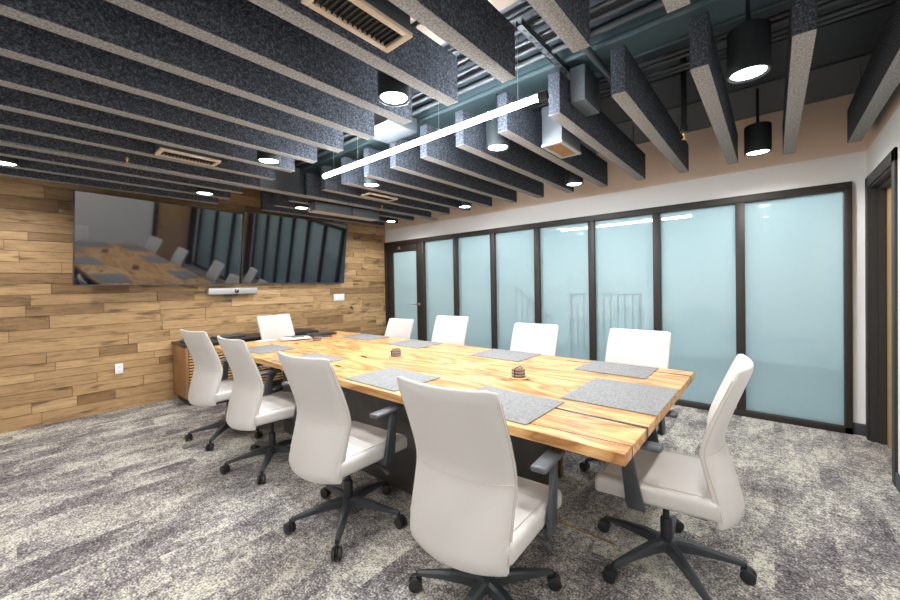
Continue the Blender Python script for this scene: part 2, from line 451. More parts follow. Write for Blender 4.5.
# right wall with door opening
DY0, DY1, DT = 3.80, 4.66, 2.12
w = MB()
for (y0, y1, z0, z1) in [(YN-.1, DY0, 0, ZP), (DY1, YG, 0, ZP), (DY0, DY1, DT, ZP)]:
    w.box(XR, y0, z0, XR+.16, y1, z1, mi=0)
w.box(XR, YN-.1, ZP, XR+.16, YG, ZD, mi=1)
tag(w.build('wall_right', [M['white_paint'], M['taupe_paint']], smooth=False), kind='structure')
w = MB(); w.box(XW-.15, YN-.12, 0, XR+.12, YN, ZP, mi=0); w.box(XW-.15, YN-.12, ZP, XR+.12, YN, ZD, mi=1)
tag(w.build('wall_front', [M['white_paint'], M['taupe_paint']], smooth=False), kind='structure')
tag(MB().box(GX1+.004, YG-.012, 0, XR, YG, 0.10, 0.002).build('baseboard_back', M['rubberbase']), kind='structure')
tag(MB().box(XR-.012, YN, 0, XR, 3.72, 0.10, 0.002).build('baseboard_right', M['rubberbase']), kind='structure')
tag(MB().box(XW, YN, 0, XR-.012, YN+.012, 0.10, 0.002).build('baseboard_front', M['rubberbase']), kind='structure')
tag(MB().box(-1.12, 2.020, .0005, -.62, 2.028, .003, .0008).build('floor_strip', M['brass']), 'thin brass coloured strip set in the carpet under the table end', 'floor strip')
# right door: casing, stepped jamb, flush oak leaf
t = MB()
for (y0, y1) in [(3.72, DY0+.005), (DY1-.005, 4.742)]:
    t.box(XR-.014, y0, 0, XR+.005, y1, 2.20, 0.002)
t.box(XR-.014, 3.72, DT-.005, XR+.005, 4.742, 2.20, 0.002)
t.box(XR, DY1-.02, 0, XR+.16, DY1, DT); t.box(XR, DY0, 0, XR+.16, DY0+.02, DT); t.box(XR, DY0, DT-.02, XR+.16, DY1, DT)
t.box(XR+.045, DY1-.045, 0, XR+.085, DY1-.02, DT-.02); t.box(XR+.045, DY0+.02, 0, XR+.085, DY0+.045, DT-.02); t.box(XR+.045, DY0+.02, DT-.045, XR+.085, DY1-.02, DT-.02)
tag(t.build('trim_2', M['doorframe']), kind='structure')
d2 = tag(MB().box(XR+.09, DY0+.022, 0.008, XR+.132, DY1-.022, DT-.022, 0.002).build('door_2', M['doorwood']), kind='structure')
MB().tube([(XR+.085, 3.90, 1.0), (XR+.035, 3.90, 1.0), (XR+.035, 4.02, 1.0)], 0.009).build('door_handle', M['steel'], d2)

# glazed partition ------------------------------------------------------------
mull = [-4.70, -3.94, -3.21, -2.478, -1.726, -0.994, -0.247]
fy0, fy1 = YG-.035, YG+.09
t = MB()
t.box(GX0, fy0, GT-.068, GX1, fy1, GT, 0.002)
t.box(mull[0], fy0, 0, GX1, fy1, 0.055, 0.002)
t.box(GX0, fy0, 0, GX0+.05, fy1, GT-.068, 0.002)
t.box(GX1-.048, fy0, 0, GX1, fy1, GT-.068, 0.002)
for i, x in enumerate(mull):
    hw = 0.036 if i else 0.04
    t.box(x-hw, fy0, 0.0 if i == 0 else .055, x+hw, fy1, GT-.068, 0.002)
tag(t.build('trim_1', M['bronze']), kind='structure')
edges = mull + [GX1-.012]
for i in range(7):
    x0, x1 = edges[i]+.030, edges[i+1]-.030
    o = MB().box(x0, YG+.020, 0.05, x1, YG+.030, GT-.063).build('window_%d' % (i+1), M['glass'], smooth=False)
    tag(o, kind='structure')
d = MB()
dx0, dx1, dt = GX0+.054, mull[0]-.043, GT-.072
for (a, b, z0, z1) in [(dx0, -5.50, 0.01, dt), (-4.865, dx1, 0.01, dt), (-5.50, -4.865, 1.995, dt), (-5.50, -4.865, 0.01, 0.26)]:
    d.box(a, YG-.005, z0, b, YG+.045, z1, 0.002)
d1 = tag(d.build('door_1', M['bronze']), kind='structure')
MB().box(-5.505, YG+.015, 0.25, -4.86, YG+.025, 2.0).build('glass_pane', M['glass'], d1, smooth=False)
hd = MB(); hd.lathe([(0, 0), (0.026, 0), (0.026, 0.01), (0, 0.01)], M=Matrix.Translation((-4.80, YG-.005, 1.03)) @ Matrix.Rotation(PI/2, 4, 'X'))
hd.tube([(-4.80, YG-.01, 1.03), (-4.80, YG-.06, 1.03), (-4.93, YG-.062, 1.03)], 0.010)
hd.build('door_handle', M['steel'], d1)
MB().box(-5.34, YG-.012, 2.045, -5.28, YG-.005, 2.10, 0.002).build('closer_plate', M['steel'], d1)

# hall beyond the glass --------------------------------------------------------
YH = YG + 3.2
tag(MB().box(XW-7.5, YG+.05, -.08, XR+1.4, YH+.1, 0.0).build('floor_hall', M['hallfloor'], smooth=False), kind='structure')
tag(MB().box(XW-7.5, YG+.12, 2.75, XR+1.4, YH+.1, 2.85).build('ceiling_hall', M['hallpaint'], smooth=False), kind='structure')
tag(MB().box(XW-7.5, YH, 0, XR+1.4, YH+.1, 2.85).build('wall_hall', M['hallpaint'], smooth=False), kind='structure')
tag(MB().box(XW-7.6, YG+.1, 0, XW-7.5, YH+.1, 2.85).build('wall_hall_left', M['hallpaint'], smooth=False), kind='structure')
tag(MB().box(XR+1.4, YG-.1, 0, XR+1.5, YH+.1, 2.85).build('wall_hall_right', M['hallpaint'], smooth=False), kind='structure')
tag(MB().box(XR+1.3, YN, 0, XR+1.4, YG, 2.85).build('wall_side_room', M['white_paint'], smooth=False), kind='structure')

# balustrade seen faintly through the frosted panes
def balustrade():
    Y = YG + 1.0
    r = tag(empty('balustrade', (-1.97, Y, -.12)), 'dark metal balustrade with thin upright bars, seen faintly through the frosted glass', 'railing')
    def L(x, z): return (x+1.9, 0, z)
    MB().tube([L(-2.35, 1.30), L(-1.35, 1.30)], 0.016).build('handrail', M['railmetal'], r)
    MB().tube([L(-2.35, 0.30), L(-1.35, 0.30)], 0.012).build('bottom_rail', M['railmetal'], r)
    for x in (-2.35, -1.35):
        MB().box(x+1.9-.02, -.02, 0, x+1.9+.02, .02, 1.32).build('post', M['railmetal'], r)
    for i in range(1, 10):
        x = -2.35 + i*0.1
        MB().tube([L(x, .30), L(x, 1.30)], 0.011, 6).build('baluster', M['railmetal'], r)
    r2 = tag(empty('stair_railing', (-3.0, Y+.05, 0)), 'sloping stair railing descending to the right, faint behind the frosted glass', 'railing')
    def P(x, z): return (x+3.0, 0, z)
    MB().tube([P(-3.45, 1.30), P(-2.75, 0.75)], 0.024).build('handrail', M['railmetal'], r2)
    for i in range(7):
        x = -3.45 + i*0.115; z = 1.30 - i*0.09
        MB().tube([P(x, 0.0), P(x, z)], 0.013, 6).build('baluster', M['railmetal'], r2)
balustrade()

# ------------------------------------------------------------------ baffles
def bx(k): return 0.4658 - 0.3936*k
ordn = ['first', 'second', 'third', 'fourth', 'fifth', 'sixth', 'seventh', 'eighth', 'ninth', 'tenth', 'eleventh', 'twelfth', 'thirteenth', 'fourteenth', 'fifteenth', 'sixteenth']
def baffle_proto(L):
    e = empty('acoustic_baffle')
    MB().box(0, 0, 0.003, 0.08, L, 0.269, 0.003).build('felt_panel', M['felt'], e)
    MB().box(0, 0, 0, 0.08, L, 0.0035, 0.001).build('bounce_lit_strip', M['feltbounce'], e)  # thin underside layer, paler to carry the light bounced up from below
    for y in (0.60, L-0.30):
        MB().tube([(0.04, y, 0.268), (0.04, y, ZD-ZB)], 0.0022, 6).build('hanging_cable', M['canblack'], e)
    return e
LN, LF = 1.77-(YN+.05), 4.46-2.32
pn = baffle_proto(LN); pf = baffle_proto(LF)
for k in range(16):
    a = pn if k == 0 else copy_tree(pn)
    a.location = (bx(k), YN+.05, ZB)
    tag(a, 'long felt ceiling baffle of the near row, %s from the right-hand wall' % ordn[k], 'acoustic baffle', 'near row of ceiling baffles')
    c = pf if k == 0 else copy_tree(pf)
    c.location = (bx(k), 2.32, ZB)
    tag(c, 'short felt ceiling baffle beside the glass wall, %s from the right-hand wall' % ordn[k], 'acoustic baffle', 'far row of ceiling baffles')

# carrier rail that runs on under the thirteenth pair of baffles
tag(MB().box(bx(12)-.004, YN+.05, ZB-.016, bx(12)+.084, 4.62, ZB-.001, 0.002).build('carrier_rail', M['feltbounce']),
    'thin full length rail running on under two baffles toward the wood wall side', 'rail')
e = tag(empty('duct_section', (bx(12)+.04, 2.05, ZB)), 'smooth dark grey sheet metal duct side closing the gap between two baffles', 'duct')
MB().box(-.04, -.27, 0, .03, .20, .30, 0.002).build('duct_panel', M['darkgreymetal'], e)
MB().box(-.045, .20, 0, .045, .235, .32, 0.002).build('flange', M['canblack'], e)

# ------------------------------------------------------------------ ceiling services
def straight(name, a, b, r, m, label, cat, group=None, clamps=(), n=12):
    o = MB().tube([a, b], r, n).build(name, m)
    tag(o, label, cat, group)
    ax = 0 if abs(a[0]-b[0]) > abs(a[1]-b[1]) else 1
    for c in clamps:
        p = list(a); p[ax] = c
        if ax == 0: MB().box(p[0]-.012, p[1]-r-.008, p[2]-r-.01, p[0]+.012, p[1]+r+.008, ZD-.0).build('pipe_clamp', M['conduit'], o)
        else: MB().box(p[0]-r-.008, p[1]-.012, p[2]-r-.01, p[0]+r+.008, p[1]+.012, ZD-.0).build('pipe_clamp', M['conduit'], o)
    return o
zc = CZ + 1.45
cd = [(1.90, zc+.05, .013, 'nearest the taupe soffit'), (1.98, zc+.03, .016, 'second from the taupe soffit'), (2.085, zc+.02, .013, 'third from the taupe soffit'), (2.14, zc, .013, 'fourth from the taupe soffit'), (2.235, zc-.01, .018, 'beside the teal duct'),
      (2.80, zc, .014, 'just past the teal duct'), (2.86, zc, .014, 'second past the teal duct'), (2.985, zc, .014, 'third past the teal duct'), (3.04, zc, .014, 'last one toward the dark deck panels')]
for i, (y, z, r, s) in enumerate(cd):
    straight('conduit', (XW+.02, y, z), (XR-.02, y, z), r, M['conduit'], 'long grey metal conduit under the dark deck, %s' % s, 'conduit', 'conduits under the deck', clamps=(-1.9, -.9) if i in (4,) else ())
du = tag(empty('air_duct', (-2.5, 2.55, zc)), 'long flat teal painted air duct under the dark ceiling deck', 'duct')
MB().box(-3.0, -.15, 0.02, 3.05, .17, .13, 0.02).build('duct_body', M['duct'], du)
MB().tube([(-3.0, -.13, .015), (3.05, -.13, .015)], .022).build('duct_rib', M['duct'], du)
MB().tube([(-3.0, .15, .02), (3.05, .15, .02)], .012).build('duct_rib', M['duct'], du)
tag(MB().box(XW, 1.60, ZD-.07, XR, 1.83, ZD-.001, .003).box(XW, 1.50, ZD-.05, XR, 1.59, ZD-.001, .003).build('taupe_soffit', M['soffit']),
    'taupe painted soffit boards crossing the ceiling above the baffles', 'soffit')
# perforated strut
st = MB()
st.box(-1.075, 1.86, zc-.035, -1.035, 2.52, zc-.03)
st.box(-1.075, 1.86, zc-.035, -1.071, 2.52, zc); st.box(-1.039, 1.86, zc-.035, -1.035, 2.52, zc)
so = tag(st.build('strut_channel', M['conduit']), 'perforated metal strut channel crossing the conduits near the end of the linear light', 'strut')
hl = MB()
for i in range(9): hl.lathe([(0, 0), (.010, 0), (.010, .002), (0, .002)], c=(-1.055, 1.92+i*.07, zc-.0375), n=12)
hl.build('punched_holes', M['slot'], so)
straight('conduit', (-.84, 1.85, zc-.052), (-.84, 2.78, zc-.052), .022, M['conduit'], 'fat grey pipe running toward the glass wall across the thinner conduits', 'conduit')
# fire sprinkler drops
def sprinkler(x, y, z, label, long=False):
    e = tag(empty('sprinkler', (x, y, z)), label, 'sprinkler')
    if long:
        MB().tube([(0, 0, .03), (0, 0, ZD-z)], .019, 14).build('drop_pipe', M['canblack'], e)
        MB().tube([(0, 0, .50), (-1.2, 0, .50)], .019, 14).build('branch_pipe', M['canblack'], e)
        MB().lathe([(.024, .47), (.030, .48), (.030, .52), (.024, .53)], n=14).build('tee_fitting', M['blackplastic'], e)
        MB().lathe([(.0, .58), (.014, .58), (.014, .66), (0, .66)], n=10).build('union_fitting', M['brass'], e)
        MB().lathe([(.020, .03), (.026, .03), (.026, .07), (.020, .07)], n=14).build('reducer', M['blackplastic'], e)
    else:
        MB().tube([(0, 0, .025), (0, 0, ZD-z)], .012, 10).build('drop_pipe', M['conduit'], e)
    MB().lathe([(0, -.018), (.016, -.018), (.016, -.014), (.004, -.014), (.006, .0), (.012, .012), (.012, .03), (0, .03)], n=12).build('sprinkler_head', M['brass'], e)
sprinkler(-.48, 3.18, CZ+1.03, 'black sprinkler drop pipe with brass head between baffles on the right', True)
sprinkler(-4.02, .66, CZ+1.06, 'small brass sprinkler head low between baffles on the left')
sprinkler(-4.02, 3.32, CZ+1.06, 'small brass sprinkler head between baffles near the glass door end')

# air grilles in drop boxes
def grille(x0, x1, y0, y1, z, top, frame, label, depth_x=None):
    e = tag(empty('air_diffuser', ((x0+x1)/2, (y0+y1)/2, z)), label, 'air vent')
    hx, hy = (x1-x0)/2, (y1-y0)/2
    MB().box(-hx+.006, -hy+.006, .012, hx-.006, hy-.006, top-z, .003).build('duct_box', M['darkgreymetal'] if frame == 'tan' else M['greymetal'], e)
    f = MB(); fw = .028
    f.box(-hx, -hy, -.006, hx, -hy+fw, .012, .002).box(-hx, hy-fw, -.006, hx, hy, .012, .002)
    f.box(-hx, -hy+fw, -.006, -hx+fw, hy-fw, .012, .002).box(hx-fw, -hy+fw, -.006, hx, hy-fw, .012, .002)
    f.build('frame', M['tan'] if frame == 'tan' else M['plenum'], e)
    MB().box(-hx+fw, -hy+fw, .009, hx-fw, hy-fw, .0115).build('opening', M['slot'], e)
    l = MB(); n = 15
    for i in range(n):
        y = -hy+fw + (2*hy-2*fw)*(i+.5)/n
        l.box(-hx+fw, y-.0018, -.003, hx-fw, y+.0018, .009)
    l.build('louvre_blades', M['canblack'] if frame == 'tan' else M['slat'], e)
grille(-1.345, -1.175, .74, 1.16, CZ+1.075, CZ+1.33, 'tan', 'large louvred air vent in a box between baffles at the top of the picture')
grille(-3.72, -3.545, .78, 1.20, CZ+1.075, CZ+1.33, 'tan', 'louvred air vent between the near baffles above the left television')
grille(-3.72, -3.545, 2.75, 3.18, CZ+1.075, CZ+1.33, 'tan', 'small louvred air vent between far baffles beneath the linear light left end')
grille(-1.335, -1.165, 2.66, 3.02, CZ+1.035, CZ+1.33, 'white', 'white framed air vent on a grey drop box by the linear light right end')
tag(MB().box(-1.02, 2.46, CZ+1.19, -.92, 2.74, CZ+1.42, .004).build('duct_plenum', M['greymetal']), 'grey sheet metal plenum box above the baffle by the right end of the linear light', 'duct')
tag(MB().box(-2.68, 1.97, CZ+1.30, -2.30, 2.30, CZ+1.42, .004).build('duct_plenum', M['greymetal']), 'pale sheet metal plenum box above the middle of the linear light', 'duct')
e = tag(empty('ceiling_unit', (-4.47, 3.05, CZ+.97)), 'long grey metal box hung between baffles above the right television', 'ceiling unit')
MB().box(-.085, -.50, 0, .085, .04, .115, .004).build('housing', M['greymetal'], e)
MB().box(-.085, .06, 0, .085, .52, .115, .004).build('housing', M['greymetal'], e)
MB().box(-.07, .03, .01, .07, .07, .10).build('coupling', M['canblack'], e)
MB().box(-.075, -.52, -.006, .075, .50, .0).build('underside_plate', M['tan'], e)
for y in (-.4, .4): MB().tube([(0, y, .11), (0, y, ZD-CZ-.97)], .003, 6).build('hanging_rod', M['canblack'], e)

# can pendants -----------------------------------------------------------------
zl = CZ + 1.05
def can_proto(top):
    e = empty('can_light')
    MB().lathe([(.074, .010), (.084, 0), (.090, .002), (.090, .225), (.084, .232), (0, .232)], n=32).build('housing', M['canblack'], e)
    MB().lathe([(0, .010), (.073, .010)], n=32).build('lens', M['can_lens'], e)
    MB().tube([(0, 0, .23), (0, 0, top-zl)], .010, 8).build('stem', M['canblack'], e)
    return e
cans = [(-.09, 2.50, 'large black cylinder ceiling light nearest the camera on the right'),
        (-.09, 4.10, 'black cylinder ceiling light hung by the glass wall at the right'),
        (-1.62, 1.44, 'black cylinder ceiling light beside the baffles above the near end of the table'),
        (-1.62, 2.50, 'cylinder ceiling light glowing under the right half of the linear light'),
        (-1.62, 3.99, 'cylinder ceiling light in front of the taupe wall, midway along the glass'),
        (-3.19, 1.44, 'cylinder ceiling light at the baffle ends left of the linear light'),
        (-3.19, 2.50, 'cylinder ceiling light just under the left end of the linear light'),
        (-3.19, 4.08, 'cylinder ceiling light near the glass door side, between baffle ends'),
        (-4.77, 1.44, 'cylinder ceiling light over the middle of the two televisions'),
        (-4.77, 2.57, 'cylinder ceiling light above the right-hand television'),
        (-4.77, 4.12, 'cylinder ceiling light nearest the corner of wood wall and glass door'),
        (-4.77, 0.0, 'cylinder ceiling light at the left edge near the wood wall'),
        (-.09, 1.20, None), (-.09, -.3, None), (-1.62, 0.0, None), (-3.19, -.40, None)]  # cans without a label are out of view, added as fill light
cps = {}
SPOT = 36
for (x, y, lb) in cans:
    tp_ = zc+.021 if 2.4 < y < 2.72 else ZD
    if tp_ not in cps: cps[tp_] = o = can_proto(tp_)
    else: o = copy_tree(cps[tp_])
    o.location = (x, y, zl)
    tag(o, lb or 'unseen cylinder ceiling light added as fill over the camera end of the room', 'ceiling light', 'black cylinder ceiling lights')
    l = bpy.data.lights.new('can_beam', 'SPOT'); l.energy = SPOT; l.spot_size = math.radians(166); l.spot_blend = 0.5
    l.shadow_soft_size = 0.07; l.color = (1.0, 0.965, 0.92)
    lo = bpy.data.objects.new('can_beam', l); COL.objects.link(lo); lo.location = (x, y, zl-.03)

# linear LED --------------------------------------------------------------------
led = tag(empty('linear_light', (-2.176, 2.047, CZ+1.0866)), 'long glowing white linear light hung on thin wires across the table', 'ceiling light')
MB().tube([(-1.17, 0, 0), (1.14, 0, 0)], .019, 20).build('diffuser_tube', M['led'], led)
MB().tube([(1.14, 0, 0), (1.19, 0, 0)], .026, 20).build('end_cap', M['canblack'], led)
MB().tube([(-1.18, 0, 0), (-1.17, 0, 0)], .026, 20).build('end_cap', M['canblack'], led)
for x in (-1.0, -.62, .35, 1.0):
    MB().tube([(x, 0, .028), (x, 0, ZD-CZ-1.0866)], .0018, 6).build('hanging_wire', M['steel'], led)

# ------------------------------------------------------------------ televisions
def tv(yc, tl, yaw, dx, hh, zc_, label):
    tilt = math.radians(tl)
    e = tag(empty('television', (XW+dx, yc, zc_), math.radians(yaw)), label, 'television', 'wall televisions')
    R = Matrix.Rotation(tilt, 4, 'Y')
    T = Matrix.Translation((.035, 0, 0)) @ R
    W, H = .832, hh
    MB().box(-.035, -W, -H, 0, W, H, .006, M=T).build('cabinet', M['blackplastic'], e)
    MB().box(.0, -W+.008, -H+.012, .0025, W-.008, H-.008, M=T).build('screen', M['screen'], e, smooth=False)
    b = MB(); th = .006
    b.box(-.005, -W, -H, .004, W, -H+.011, .001, M=T).box(-.005, -W, H-th, .004, W, H, .001, M=T)
    b.box(-.005, -W, -H, .004, -W+th, H, .001, M=T).box(-.005, W-th, -H, .004, W, H, .001, M=T)
    b.build('bezel', M['darkgreymetal'], e)
    MB().box(-dx+.024, -.18, -.16, .012-.04, .18, .10).build('wall_bracket', M['blackplastic'], e)
tv(1.27, 9.0, 6.0, .205, .486, 1.907, 'left flat television mounted on the wood wall, reflecting the table')
tv(2.955, 8.0, 0, .10, .505, 1.93, 'right flat television mounted on the wood wall, reflecting the glass partition')
vb = tag(empty('video_bar', (XW+.05, 2.02, 1.335)), 'silver video conference bar mounted just below the televisions', 'video bar')
MB().box(-.045, -.31, -.043, .045, .31, .043, .012).build('housing', M['barwhite'], vb)
MB().lathe([(0, 0), (.028, 0), (.028, .006), (.02, .010), (0, .010)], n=24, M=Matrix.Translation((.044, .03, 0)) @ Matrix.Rotation(PI/2, 4, 'Y')).build('camera_lens', M['screen'], vb)
MB().box(-.04, -.10, -.060, .02, .06, -.043, .003).build('mount_foot', M['blackplastic'], vb)
ol = tag(empty('wall_outlet', (XW+.005, .81, .475)), 'white duplex power outlet low on the wood wall', 'outlet')
MB().box(0, -.036, -.058, .007, .036, .058, .003).build('cover_plate', M['whiteplate'], ol)
for z in (-.022, .022):
    r = MB().box(.006, -.017, z-.014, .010, .017, z+.014, .002).build('socket', M['whiteplate'], ol)
    MB().box(.009, -.008, z-.002, .0105, -.005, z+.008).box(.009, .005, z-.002, .0105, .008, z+.008).build('socket_slots', M['slot'], r)
sw = tag(empty('switch_plate', (XW+.005, 3.72, 1.185)), 'white four gang switch plate on the wood wall right of the televisions', 'light switch')
MB().box(0, -.105, -.058, .007, .105, .058, .003).build('cover_plate', M['whiteplate'], sw)
for i in range(4):
    MB().box(.006, -.078+i*.046-.012, -.030, .011, -.078+i*.046+.012, .030, .002).build('rocker', M['whiteplate'], sw)
hk = tag(empty('wall_hook', (XW+.005, 3.96, 1.0)), 'small black hook on the wood wall below the switch plate', 'hook')
MB().lathe([(0, 0), (.018, 0), (.018, .008), (0, .008)], n=16, M=Matrix.Rotation(PI/2, 4, 'Y')).build('hook_plate', M['blackplastic'], hk)
MB().tube([(.008, 0, 0), (.045, 0, -.005), (.050, 0, -.03), (.035, 0, -.04)], .007, 8).build('hook_arm', M['blackplastic'], hk)

# ------------------------------------------------------------------ credenza
cr = tag(empty('credenza', (XW+.27, 2.2, 0)), 'low walnut credenza with louvred front and black top along the wood wall', 'cabinet')
cx0, cx1, cy0, cy1 = -.26, .27, -.88, .80
MB().box(cx0, cy0-.01, .695, cx1+.01, cy1+.01, .725, .003).build('worktop', M['blackplastic'], cr)
MB().box(cx0, cy0, .09, cx1, cy0+.03, .694, .002).build('side_panel', M['walnut'], cr)
MB().box(cx0, cy1-.03, .09, cx1, cy1, .694, .002).build('side_panel', M['walnut'], cr)
MB().box(cx0, cy0+.03, .09, cx1-.03, cy1-.03, .12).box(cx0, cy0+.03, .12, cx0+.02, cy1-.03, .694).build('carcass', M['walnut'], cr)
MB().box(cx0+.03, cy0+.04, 0, cx1-.06, cy1-.04, .089).build('plinth', M['blackplastic'], cr)
nd = 3; dw = (cy1-cy0-.06)/nd
for i in range(nd):
    y0 = cy0+.03+i*dw
    dd = MB().box(cx1-.03, y0+.003, .095, cx1-.012, y0+.03, .69).box(cx1-.03, y0+dw-.03, .095, cx1-.012, y0+dw-.003, .69).box(cx1-.03, y0+.03, .095, cx1-.024, y0+dw-.03, .69).build('door', M['blackplastic'], cr)
    s = MB()
    for j in range(17):
        z = .11+j*.0343
        s.box(cx1-.022, y0+.006, z, cx1+.002, y0+dw-.006, z+.018, .002)
    s.build('louvre_slats', M['slat'], dd)
# things on the credenza
cb = tag(empty('cable_tray', (XW+.30, 1.40, .725)), 'small black gadget box with cables on the left end of the credenza', 'device')
MB().box(-.10, -.05, 0, .10, .07, .03, .004).build('case', M['laptop'], cb)
MB().tube([(-.08, -.03, .032), (-.02, .02, .045), (.05, -.02, .04), (.09, .04, .034)], .006, 8).build('cable', M['blackplastic'], cb)
tag(MB().box(XW+.10, 1.72, .726, XW+.34, 2.06, .748, .004).build('laptop', M['laptop']), 'closed dark laptop lying on the black credenza top', 'laptop')

# ------------------------------------------------------------------ conference table
TZ = 0.75; TX0, TX1, TY0, TY1 = -4.625, -.405, 1.421, 2.995
tb = tag(empty('conference_table', ((TX0+TX1)/2, (TY0+TY1)/2, 0)), 'long conference table with honey coloured wood slab top and dark pedestal', 'table')
ox, oy = (TX0+TX1)/2, (TY0+TY1)/2
def slab():
    bm = bmesh.new(); n = 90
    rnd = random.Random(3)
    def edge(x, s):   # gentle wander of the sawn edge
        return s*0.006*math.sin(x*2.3+s) + 0.003*math.sin(x*7.1)
    top = []; bot = []
    for i in range(n+1):
        x = TX0 + (TX1-TX0)*i/n
        rows = []
        for z in (TZ-.045, TZ):
            rows.append((bm.verts.new((x-ox, TY0+edge(x, 1)-oy, z)), bm.verts.new((x-ox, TY1+edge(x, -1)-oy, z))))
        top.append(rows[1]); bot.append(rows[0])
    for i in range(n):
        bm.faces.new([top[i][0], top[i+1][0], top[i+1][1], top[i][1]])
        bm.faces.new([bot[i][0], bot[i][1], bot[i+1][1], bot[i+1][0]])
        bm.faces.new([bot[i][0], bot[i+1][0], top[i+1][0], top[i][0]])
        bm.faces.new([bot[i][1], top[i][1], top[i+1][1], bot[i+1][1]])
    bm.faces.new([bot[0][0], top[0][0], top[0][1], bot[0][1]])
    bm.faces.new([bot[n][0], bot[n][1], top[n][1], top[n][0]])
    mb = MB(); mb.bm.free(); mb.bm = bm
    o = mb.build('tabletop', M['table'], tb, ang=30)
    bv = o.modifiers.new('bevel', 'BEVEL'); bv.width = .003; bv.segments = 2; bv.limit_method = 'ANGLE'; bv.angle_limit = math.radians(50)
slab()
def strip(xa, ya, xb, yb, w0, w1, name='inlay_strip'):
    p = [(xa-ox, ya-w0-oy), (xb-ox+.0015, yb-w1-oy), (xb-ox+.0015, yb+w1-oy), (xa-ox, ya+w0-oy)]
    b = MB(); b.prism(p, 'z', TZ-.001, TZ+.0008)
    b.box(xb-ox, yb-w1-oy, TZ-.044, xb-ox+.0015, yb+w1-oy, TZ)
    b.build(name, M['inlay'], tb, smooth=False)
strip(-1.25, 1.752, TX1, 1.738, .004, .013)
strip(-1.25, 2.875, TX1, 2.850, .004, .011)
strip(-.98, 1.475, TX1, 1.510, .0012, .0022, 'split_line')
# small metal cable slots set in the top
for (x, y) in [(-3.97, 2.045), (-2.586, 1.663), (-2.72, 2.013)]:
    MB().box(x-ox-.035, y-oy-.010, TZ, x-ox+.035, y-oy+.010, TZ+.002, .001).build('cable_slot', M['inlay'], tb)
MB().box(-3.55-ox, 1.68-oy, 0.0, -1.16-ox, 2.52-oy, TZ-.045, .004).build('pedestal', M['pedestal'], tb)
for y in (1.675, 2.485):
    MB().box(-1.165-ox, y-oy, 0.0, -1.135-ox, y+.045-oy, TZ-.045, .002).build('corner_trim', M['edgebrown'], tb)

# placemats ---------------------------------------------------------------------
mats_ = [(-.635, 2.175, .46, .53, 0, 'grey felt placemat at the head of the table nearest the camera right', True),
         (-1.07, 1.655, .50, .405, 0, 'grey placemat on the near side, closest to the split table end'),
         (-1.93, 1.655, .50, .405, 0, 'grey placemat on the near side, second from the right'),
         (-3.01, 1.645, .49, .405, 0, 'grey placemat on the near side, third from the right'),
         (-3.90, 1.69, .48, .36, 2, 'grey placemat on the near side, farthest from the camera'),
         (-3.78, 2.815, .52, .335, 0, 'grey placemat on the glass side, nearest the glass door'),
         (-2.89, 2.775, .50, .37, 0, 'grey placemat on the glass side, second from the glass door'),
         (-1.77, 2.790, .49, .39, 0, 'grey placemat on the glass side, third from the glass door'),
         (-.845, 2.785, .46, .37, 0, 'grey placemat on the glass side, beside the right end of the table')]
for mtt in mats_:
    x, y, wx, wy, a, lb = mtt[:6]
    o = MB().box(-wx/2, -wy/2, 0, wx/2, wy/2, .004, .0012).build('placemat', M['mat'], loc=(x, y, TZ+.0014))
    o.rotation_euler = (0, 0, math.radians(a))
    tag(o, lb, 'placemat', 'placemats on the table')

# coaster stacks ------------------------------------------------------------------
def coaster_stack(x, y, lb):
    e = tag(empty('coaster_holder', (x, y, TZ)), lb + ' with a wire handle', 'coaster holder', 'coaster holders along the table')
    MB().lathe([(0, 0), (.062, 0), (.066, .004), (.066, .009), (.060, .010), (0, .010)], n=28).build('cork_tray', M['cork'], e)
    MB().tube([(0, -.046, .008), (0, -.046, .062), (0, -.030, .072), (0, .030, .072), (0, .046, .062), (0, .046, .008)], .003, 8).build('wire_handle', M['inlay'], e)
    for i in range(5):
        c = MB().lathe([(0, 0), (.043, 0), (.045, .002), (.045, .007), (.043, .009), (0, .009)], n=24).build('coaster', M['coastertop'] if i % 2 else M['edgebrown'], loc=(x, y, TZ+.0101+i*.0096))
        tag(c, 'round coaster stacked in the %s' % lb, 'coaster', 'coasters stacked in the %s' % lb)
coaster_stack(-1.27, 2.16, 'cork coaster holder nearest the camera')
coaster_stack(-2.49, 2.175, 'cork coaster holder at the middle of the table')
coaster_stack(-3.97, 2.29, 'cork coaster holder nearest the televisions')

# things at the far end of the table -------------------------------------------------
o = MB().box(-.17, -.24, 0, .17, .24, .012, .003).build('document_folder', M['laptop'], loc=(-4.40, 2.42, TZ)); o.rotation_euler = (0, 0, math.radians(-14))
tag(o, 'dark blue folder lying at the far end of the table', 'folder')
o = MB().box(-.12, -.16, 0, .12, .16, .006, .001).build('notepad', M['paper'], loc=(-4.33, 2.22, TZ+.013)); o.rotation_euler = (0, 0, math.radians(-20))
tag(o, 'light grey notepad lying on the dark folder', 'notepad')
pen = MB().tube([(-.07, 0, .006), (.06, 0, .006), (.072, 0, .006)], [.005, .005, .0015], 10).build('pen', M['inlay'], loc=(-4.33, 2.25, TZ+.020)); pen.rotation_euler = (0, 0, 1.0)
tag(pen, 'black pen lying on the grey notepad', 'pen')
o = MB().box(-.05, -.10, 0, .05, .10, .008, .002).build('phone', M['whiteplate'], loc=(-4.52, 1.95, TZ)); tag(o, 'small pale handset lying at the far table corner in front of the head chair', 'phone')
o = MB().box(-.10, -.17, 0, .10, .17, .012, .003).build('tablet', M['inlay'], loc=(-4.44, 2.62, TZ+.013)); o.rotation_euler = (0, 0, math.radians(-14))
tag(o, 'black tablet lying on the far end of the dark folder', 'tablet')

